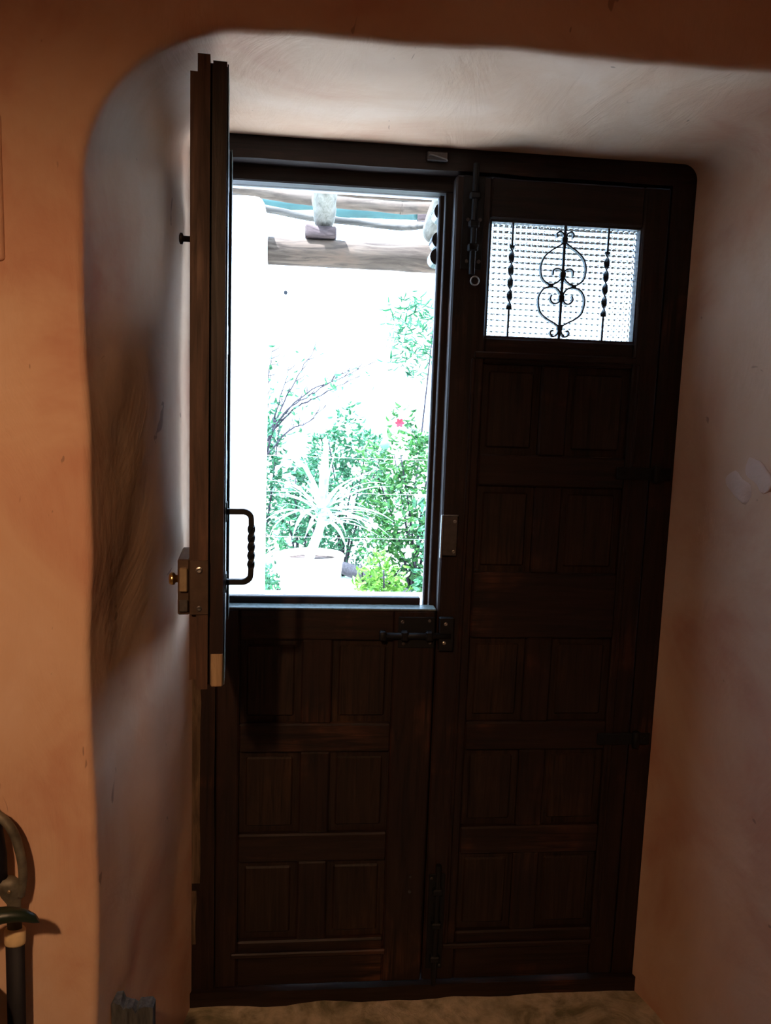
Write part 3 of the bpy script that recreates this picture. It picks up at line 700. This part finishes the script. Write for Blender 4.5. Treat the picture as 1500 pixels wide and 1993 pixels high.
# ================================================================== the terrace and garden beyond
bm = bmesh.new(); bmesh.ops.create_grid(bm, x_segments=40, y_segments=40, size=0.5)
for v in bm.verts:
    v.co = Vector((-5 + (v.co.x + 0.5) * 11, 0.06 + (v.co.y + 0.5) * 12, 0)); v.co.z = -0.01 + 0.012 * noise.noise(v.co * 2)
tag(obj('ground', bm, 'terrace', None, True), 'pale stone terrace outside the door', 'ground', kind='structure')
def yard_wall(name, label, d): return tag(pbox(name, None, 'white', *d, bev=0.03, seg=3), label, 'wall', kind='structure')
yard_wall('wall_yard_left', 'whitewashed yard wall far left of the terrace', (-2.4, -2.1, 0.11, 6.6, -0.05, 2.66))
yard_wall('wall_yard_right', 'whitewashed yard wall far right of the terrace', (2.6, 2.9, 0.11, 6.6, -0.05, 2.66))
gw = yard_wall('wall_yard_end', 'sunlit white yard wall behind the garden plants', (-2.4, 2.9, 6.3, 6.6, -0.05, 2.9))
bm = bmesh.new(); cyl(bm, (-0.30, 6.25, 2.62), (-0.30, 6.31, 2.62), 0.020, 0.014, 8); obj('wall_hook', bm, 'iron', gw, label='small dark hook')
bm = bmesh.new(); box(bm, -0.80, -0.196, 1.22, 1.66, -0.01, 2.236, 0.035, 4); wobble(bm, 0.004, 6)
tag(obj('terrace_pillar', bm, 'white', None, True), 'broad whitewashed pillar beside the open door leaf', 'pillar')
bm = bmesh.new(); box(bm, 1.05, 1.50, 1.28, 1.66, -0.01, 2.041, 0.035, 4)
tag(obj('terrace_pillar', bm, 'white', None, True), 'whitewashed pillar carrying the far end of the log beam', 'pillar')
bm = bmesh.new(); box(bm, -0.75, 1.6, 1.72, 2.10, -0.01, 0.553, 0.03, 3); wobble(bm, 0.004, 5)
tag(obj('planter_wall', bm, 'white', None, True), 'low white wall carrying the potted strap-leaved plant', 'wall')

def log(name, pts, r, mat, label, cat, group=None, seg=14, amp=0.006, taper=None, knots=9):
    P = spline(pts, max(3, knots)); n = len(P)
    rr = [r * (1 if taper is None else 1 + (taper - 1) * i / (n - 1)) * (1 + 0.05 * noise.noise(Vector((i * 0.35, r * 99, 2)))) for i in range(n)]
    rr[0] *= 0.9; rr[-1] *= 0.88
    bm = bmesh.new(); tube(bm, P, rr, seg); wobble(bm, amp, 9, r * 50)
    return tag(obj(name, bm, mat, None, True), label, cat, group)
log('log_beam', [(-0.32, 1.50, 2.094), (0.0, 1.50, 2.093), (0.5, 1.50, 2.092), (0.9, 1.5, 2.093), (1.25, 1.50, 2.094)], 0.055, 'log', 'thick peeled log beam spanning from the white pillar', 'beam')
bm = bmesh.new(); box(bm, -0.048, 0.078, 1.44, 1.56, 2.146, 2.200, 0.012, 2)
bmesh.ops.subdivide_edges(bm, edges=bm.edges[:], cuts=2)
for v in bm.verts:
    if v.co.z > 2.18: v.co.z -= 0.024 * math.exp(-((v.co.x - 0.028) / 0.04) ** 2)
wobble(bm, 0.003, 14); tag(obj('wood_block', bm, 'block', None, True), 'pinkish notched wooden block on top of the log beam', 'block')
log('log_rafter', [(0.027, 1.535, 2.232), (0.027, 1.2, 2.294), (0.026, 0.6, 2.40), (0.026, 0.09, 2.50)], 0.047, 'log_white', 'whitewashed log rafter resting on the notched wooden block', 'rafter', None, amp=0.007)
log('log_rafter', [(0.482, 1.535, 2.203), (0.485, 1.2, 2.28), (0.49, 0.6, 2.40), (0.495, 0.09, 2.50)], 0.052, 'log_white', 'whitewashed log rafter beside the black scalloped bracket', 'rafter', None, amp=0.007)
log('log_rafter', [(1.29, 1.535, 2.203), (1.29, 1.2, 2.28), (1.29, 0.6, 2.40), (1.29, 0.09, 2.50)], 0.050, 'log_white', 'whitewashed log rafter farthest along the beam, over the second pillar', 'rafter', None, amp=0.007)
log('branch_pole', [(-0.40, 1.60, 2.262), (-0.28, 1.64, 2.300), (-0.235, 1.70, 2.307), (-0.049, 1.70, 2.281), (0.083, 1.70, 2.274), (0.295, 1.70, 2.262), (0.40, 1.66, 2.255), (0.56, 1.52, 2.250)], 0.0165, 'log_grey', 'thin bent grey branch crossing behind the whitewashed rafter', 'branch', amp=0.003, taper=0.8)
rf_ = thing('added_reed_mat', 'unseen dark reed mat added over the porch to darken the patterned window', 'roof', (1.4, 0.8, 2.5))  # unseen from the room; added so the dimpled glass refracts dark dots
M['reed'] = wood('dark_reed', (0.015, 0.010, 0.006), (0.045, 0.030, 0.018), (0.06, 0.04, 0.025), (20, 1.5, 20), 0.8)
for k in range(17):
    x = 0.60 + 0.042 * k
    bm = bmesh.new(); tube(bm, [(x, 0.115, 2.565), (x, 1.75, 2.275)], 0.021, 6); obj('reed', bm, 'reed', rf_, True)
for y in (0.5, 1.3):
    bm = bmesh.new(); tube(bm, [(0.50, y, 2.519 - 0.177 * (y - 0.11) ), (1.32, y, 2.49 - 0.177 * (y - 0.11))], 0.022, 8); obj('batten', bm, 'reed', rf_, True)
# roof poles farther back, carried on the yard walls
log('roof_pole', [(-2.2, 2.40, 2.68), (-0.8, 2.40, 2.605), (-0.426, 2.40, 2.572), (-0.06, 2.40, 2.535), (0.4, 2.40, 2.520), (0.65, 2.40, 2.530), (2.7, 2.40, 2.64)], 0.030, 'log', 'pale roof pole, lower one of the pair above the teal sheet', 'pole', 'roof poles over the terrace', amp=0.004)
log('roof_pole', [(-2.2, 2.46, 2.76), (-0.43, 2.46, 2.66), (0.0, 2.46, 2.612), (0.66, 2.46, 2.607), (2.7, 2.46, 2.69)], 0.030, 'log', 'pale roof pole, upper one of the pair just under the frame head', 'pole', 'roof poles over the terrace', amp=0.004)
log('roof_pole', [(-2.2, 2.75, 2.665), (-0.43, 2.72, 2.63), (0.2, 2.72, 2.64), (0.8, 2.72, 2.66), (2.7, 2.75, 2.70)], 0.024, 'log_grey', 'grey roof pole hidden behind the two pale ones, above the teal sheet', 'pole', 'roof poles over the terrace', amp=0.004)
sv, sf = [], []
for k, y in enumerate((2.696, 2.702)):
    for i in range(25):
        x = -0.34 + 0.90 * i / 24; zt = 2.628 + 0.006 * math.sin(x * 9)
        zb_ = 2.560 - 0.022 * (x + 0.34) + 0.006 * math.sin(x * 13 + 1)
        if x > 0.08: zb_ = 2.520 + 0.035 * (x - 0.08)
        for z in (zb_, (zb_ + zt) / 2, zt): sv.append((x, y - 0.012 * math.sin(x * 7) * (zt - z) * 10, z))
for i in range(24):
    for j in range(2):
        a = i * 3 + j; b = 75 + a
        sf.append((a, a + 3, a + 4, a + 1)); sf.append((b + 1, b + 4, b + 3, b))
    a = i * 3; sf.append((a, 75 + a, 75 + a + 3, a + 3)); sf.append((a + 2, a + 5, 75 + a + 5, 75 + a + 2))
sf.append((0, 1, 76, 75)); sf.append((1, 2, 77, 76)); sf.append((72, 147, 148, 73)); sf.append((73, 148, 149, 74))
tag(raw('roof_sheet', sv, sf, 'teal', None, True), 'teal sheet hanging from the roof poles', 'sheet')
bm = bmesh.new(); box(bm, 0.558, 0.665, 2.69, 2.74, 2.535, 2.640, 0.006, 2); wobble(bm, 0.002, 20)
tag(obj('wood_stub', bm, 'block', None, True), 'short brown wood stub at the end of the teal sheet', 'block')

# ---- pot with a strap-leaved plant
pp = thing('potted_plant', 'pale strap-leaved plant in a wide terracotta pot on the low wall', 'plant', (0.005, 1.9, 0.551))
bm = bmesh.new(); lathe(bm, [(0.125, 0.551), (0.140, 0.60), (0.152, 0.74), (0.158, 0.745), (0.160, 0.772), (0.158, 0.778), (0.146, 0.778), (0.142, 0.765), (0.138, 0.742)], (0.005, 1.9, 0.0), 36); obj('pot', bm, 'terracotta', pp, True)
bm = bmesh.new(); lathe(bm, [(0.0, 0.752), (0.06, 0.75), (0.141, 0.744)], (0.005, 1.9, 0.0), 28); wobble(bm, 0.004, 30); obj('soil', bm, 'soil', pp, True)
bm = bmesh.new(); tube(bm, spline([(-0.004, 1.9, 0.745), (0.010, 1.9, 0.80), (0.035, 1.9, 0.87), (0.055, 1.9, 0.95), (0.062, 1.9, 1.02)], 4), [0.024] * 9 + [0.021] * 8, 10); wobble(bm, 0.003, 40); obj('trunk', bm, 'white', pp, True)
def strap(parent, base, az, el, L, wd_, droop, mat='leaf_pale'):
    base = Vector(base); n = 12; p = base.copy(); e = el; bm = bmesh.new(); rows_ = []
    h = Vector((math.cos(az), math.sin(az), 0)); side = Vector((-math.sin(az), math.cos(az), 0))
    for i in range(n + 1):
        t = i / n; w_ = wd_ * (0.55 + 0.6 * math.sin(PI * min(1, t * 0.8 + 0.12))) * max(0.05, 1 - t ** 3.5)
        d = h * math.cos(e) + Vector((0, 0, math.sin(e))); nrm = -h * math.sin(e) + Vector((0, 0, math.cos(e)))
        rows_.append([bm.verts.new(p - side * w_ + nrm * w_ * 0.35), bm.verts.new(p), bm.verts.new(p + side * w_ + nrm * w_ * 0.35)])
        p = p + d * (L / n); e -= droop / n * (0.3 + 1.4 * t)
    for a, b in zip(rows_, rows_[1:]):
        for j in range(2): bm.faces.new((a[j], a[j + 1], b[j + 1], b[j]))
    return obj('leaf', bm, mat, parent, True)
rs = random.Random(3)
for k in range(34):
    az = 2 * PI * k / 34 * 5.0 + rs.uniform(-0.3, 0.3)
    el = rs.uniform(-0.15, 0.95); zb_ = rs.uniform(0.90, 1.01)
    strap(pp, (0.052 + rs.uniform(-.006, .006), 1.9 + rs.uniform(-.006, .006), zb_), az, el, rs.uniform(0.26, 0.40), rs.uniform(0.008, 0.013), rs.uniform(0.5, 1.6))
for az, el, L, wd_, dr_ in ((1.3, 1.50, 0.36, 0.022, 0.05), (-0.2, 1.42, 0.33, 0.015, 0.10), (3.3, 1.22, 0.30, 0.015, 0.12), (-0.35, 0.2, 0.36, 0.016, 0.9), (-0.6, 0.0, 0.38, 0.014, 0.7), (3.5, 0.55, 0.30, 0.014, 0.9), (2.9, 0.75, 0.34, 0.013, 1.1), (-1.0, 0.9, 0.3, 0.014, 1.0), (-2.1, 0.8, 0.3, 0.013, 1.0), (0.1, 0.6, 0.36, 0.014, 0.8), (-1.5, 1.45, 0.30, 0.018, 0.1)):
    strap(pp, (0.058, 1.9, 0.985), az, el, L, wd_, dr_)

# ---- leafy shrubs: foliage of each is one mesh nobody could count
def foliage(name, parent, mat, n, sampler, size, seed, droop=0.35, aspect=0.5):
    r = np.random.RandomState(seed); P = np.array([sampler(r) for _ in range(n)])
    az = r.uniform(0, 2 * PI, n); el = r.normal(0.1, 0.55, n) - droop * 0.4; L = size * r.uniform(0.55, 1.35, n); roll = r.normal(0, 0.7, n)
    d = np.stack([np.cos(az) * np.cos(el), np.sin(az) * np.cos(el), np.sin(el)], 1)
    s = np.stack([-np.sin(az), np.cos(az), 0 * az], 1); u = np.cross(d, s) * -1
    s2 = s * np.cos(roll)[:, None] + u * np.sin(roll)[:, None]; u2 = np.cross(s2, d)
    W2 = (L * aspect / 2)[:, None]; Lc = L[:, None]
    V = np.stack([P, P + d * Lc * 0.35 - s2 * W2 + u2 * W2 * 0.4, P + d * Lc * 0.75 - s2 * W2 * 0.7 + u2 * W2 * 0.3, P + d * Lc - u2 * Lc * 0.12,
                  P + d * Lc * 0.75 + s2 * W2 * 0.7 + u2 * W2 * 0.3, P + d * Lc * 0.35 + s2 * W2 + u2 * W2 * 0.4], 1).reshape(-1, 3)
    F = []
    for k in range(n): a = 6 * k; F.append((a, a + 3, a + 2, a + 1)); F.append((a, a + 5, a + 4, a + 3))
    o = raw(name, V.tolist(), F, mat, parent); o['kind'] = 'stuff'; return o
def ell(c, rad, hollow=0.35):
    def f(r):
        while True:
            q_ = r.uniform(-1, 1, 3); m = np.linalg.norm(q_)
            if hollow < m < 1: break
        lump = 1 + 0.18 * math.sin(7 * q_[0] + c[0] * 5) * math.sin(6 * q_[2] + 2)
        p = np.array(c) + q_ * np.array(rad) * lump
        p[2] = max(p[2], 0.02); return p
    return f
def shrub(label, c, rad, mat, n, size, seed, stems=6, group='shrubs of the garden', aspect=0.5):
    t = thing('garden_shrub', label, 'shrub', (c[0], c[1], 0.0), group=group)
    foliage('foliage', t, mat, n, ell(c, rad), size, seed, aspect=aspect)
    r = random.Random(seed)
    for k in range(stems):
        a = 2 * PI * k / stems; bm = bmesh.new()
        e_ = (c[0] + rad[0] * 0.7 * math.cos(a), c[1] + rad[1] * 0.7 * math.sin(a), c[2] + rad[2] * r.uniform(0.3, 0.8))
        tube(bm, spline([(c[0], c[1], -0.01), ((c[0] * 2 + e_[0]) / 3 + r.uniform(-.05, .05), (c[1] * 2 + e_[1]) / 3, e_[2] * 0.45), e_], 5), [0.014 - 0.0009 * i for i in range(11)], 6)
        obj('stem', bm, 'twig', t, True)
    return t
big = shrub('large dark green shrub with a red flower right of the pot', (0.80, 4.10, 0.72), (0.44, 0.34, 0.74), 'leaf_a', 3600, 0.056, 11)
midl = shrub('mid green shrub behind the middle of the strap-leaved plant', (0.30, 5.05, 0.72), (0.46, 0.36, 0.74), 'leaf_b', 3000, 0.055, 12)
left = shrub('yellow green shrub behind the left side of the strap-leaved plant', (-0.04, 4.25, 0.56), (0.23, 0.30, 0.58), 'leaf_b', 1500, 0.055, 13)
shrub('low teal green plant at the foot of the white pillar', (-0.29, 3.12, 0.26), (0.14, 0.22, 0.26), 'leaf_b', 420, 0.050, 14, 4)
shrub('low bright green plant in front of the grey trunk', (0.48, 3.30, 0.24), (0.20, 0.22, 0.27), 'leaf_c', 620, 0.060, 15, 4)
shrub('blue green plant at the right edge of the opening', (0.92, 3.25, 0.55), (0.22, 0.22, 0.55), 'leaf_b', 1000, 0.060, 16, 4)
shrub('loose pale green shrub behind the bare branches', (-0.46, 5.45, 0.80), (0.22, 0.3, 0.80), 'leaf_b', 1300, 0.06, 19, 4)
ts = shrub('tall narrow-leaved shrub rising above the others at the right', (0.88, 5.25, 2.15), (0.27, 0.22, 0.42), 'leaf_b', 420, 0.085, 17, 1, aspect=0.22)
# flower and fruits of the big shrub
bm = bmesh.new()
for k in range(6):
    a = 2 * PI * k / 6; c = Vector((0.622, 3.80, 1.39)); d = Vector((math.cos(a), -0.25, math.sin(a))); s = Vector((-math.sin(a), 0, math.cos(a)))
    v = [bm.verts.new(c + x) for x in (Vector((0, 0, 0)), d * 0.018 - s * 0.013, d * 0.034 - s * 0.006, d * 0.034 + s * 0.006, d * 0.018 + s * 0.013)]; bm.faces.new(v)
fl = obj('flower', bm, 'red', big, label='red flower')
def ball(p, r_, parent):
    bm = bmesh.new(); bmesh.ops.create_uvsphere(bm, u_segments=14, v_segments=10, radius=r_); bmesh.ops.translate(bm, verts=bm.verts[:], vec=p); cyl(bm, Vector(p) + Vector((0, 0, r_ * 0.9)), Vector(p) + Vector((0.01, 0, r_ + 0.03)), 0.003, seg=6)
    return obj('fruit', bm, 'fruit', parent, True, label='round green fruit')
ball((0.515, 3.72, 1.235), 0.036, big); ball((-0.295, 3.42, 0.31), 0.030, left)
rp = random.Random(9)  # white fans: big leaves with the sun's glare put into their colour
for x, y, z, s_ in ((0.78, 3.72, 0.86, 0.05), (0.88, 3.72, 0.66, 0.05), (0.45, 3.9, 0.63, 0.05), (0.84, 3.72, 1.02, 0.04), (0.66, 3.75, 1.17, 0.045), (0.90, 3.7, 0.42, 0.045), (0.70, 3.7, 0.47, 0.05), (0.33, 4.0, 1.02, 0.04)):
    bm = bmesh.new(); c = Vector((x, y, z))
    for k in range(5):
        a = 2 * PI * k / 5 + rp.random(); d = Vector((math.cos(a), -0.35, math.sin(a))); s = Vector((-math.sin(a), 0, math.cos(a)))
        v = [bm.verts.new(c + q_) for q_ in (Vector((0, 0, 0)), d * s_ * 0.5 - s * s_ * 0.33, d * s_ - s * s_ * 0.15, d * s_ + s * s_ * 0.15, d * s_ * 0.5 + s * s_ * 0.33)]; bm.faces.new(v)
    obj('flower', bm, 'glare_leaf', big, label='large leaves with sun glare put into their white colour')
# ---- bare climbing branches at the left
bc = thing('bare_shrub', 'bare grey branching shrub beside the white pillar', 'shrub', (-0.37, 4.2, 0.0))
bm = bmesh.new(); tube(bm, spline([(-0.36, 4.2, -0.01), (-0.38, 4.2, 0.5), (-0.375, 4.2, 0.95), (-0.355, 4.2, 1.25)], 6), [0.022 - 0.0006 * i for i in range(19)], 8); wobble(bm, 0.006, 14); obj('trunk', bm, 'bark', bc, True)
rb = random.Random(21)
TW = [[(-0.375, 0.95), (-0.33, 1.25), (-0.10, 1.55), (0.18, 1.70), (0.46, 1.84)], [(-0.36, 1.05), (-0.27, 1.40), (-0.12, 1.72), (0.02, 1.95)], [(-0.37, 1.15), (-0.36, 1.5), (-0.335, 1.75), (-0.315, 1.92)],
      [(-0.33, 1.25), (-0.20, 1.45), (0.02, 1.60), (0.24, 1.77)], [(-0.30, 1.3), (-0.12, 1.48), (0.10, 1.60), (0.36, 1.74)], [(-0.33, 1.2), (-0.30, 1.35), (-0.26, 1.52), (-0.18, 1.80)], [(-0.35, 1.1), (-0.18, 1.30), (-0.05, 1.36), (0.10, 1.50)]]
for k, t_ in enumerate(TW):
    bm = bmesh.new(); P = spline([(x, 4.2 + 0.03 * (k % 3), z) for x, z in t_], 6); n = len(P)
    P = [p + Vector((rb.uniform(-1, 1), 0, rb.uniform(-1, 1))) * 0.006 for p in P]
    tube(bm, P, [0.009 * (1 - 0.75 * i / n) for i in range(n)], 6)
    for j in range(5, n, 2):
        a = rb.uniform(0.2, 1.5); L = rb.uniform(0.05, 0.14); q_ = P[j]
        tube(bm, [q_, q_ + Vector((math.cos(a), 0.1, math.sin(a))) * L * 0.5, q_ + Vector((math.cos(a + 0.3), 0.1, math.sin(a + 0.3))) * L], [0.004, 0.003, 0.002], 5)
    obj('branch', bm, 'twig', bc, True)
def along(r):
    t_ = TW[r.randint(len(TW))]; i = r.randint(len(t_) - 1); f = r.rand()
    return np.array([t_[i][0] * (1 - f) + t_[i + 1][0] * f + r.normal(0, .05), 4.2 + r.normal(0, .06), t_[i][1] * (1 - f) + t_[i + 1][1] * f + r.normal(0, .05)])
foliage('leaves', bc, 'leaf_b', 160, along, 0.05, 31)
# ---- fallen grey trunk and wire fence
log('fallen_trunk', [(0.22, 3.95, 0.30), (0.45, 3.85, 0.24), (0.66, 3.75, 0.15), (0.98, 3.62, 0.06)], 0.050, 'bark', 'dark grey trunk lying aslant among the low plants', 'trunk', amp=0.012)
wfz = thing('wire_fence', 'thin pale wires stretched across the garden shrubs', 'fence', (0.3, 2.8, 0.0))
for x in (-1.2, 1.7):
    bm = bmesh.new(); cyl(bm, (x, 2.8, -0.01), (x, 2.8, 1.3), 0.02); obj('post', bm, 'log_grey', wfz)
for z in (0.72, 0.99, 1.20):
    bm = bmesh.new(); tube(bm, spline([(-1.2, 2.8, z), (0.0, 2.8, z - 0.012), (0.8, 2.8, z - 0.012), (1.7, 2.8, z)], 6), 0.0011, 5); obj('wire', bm, 'wire', wfz)
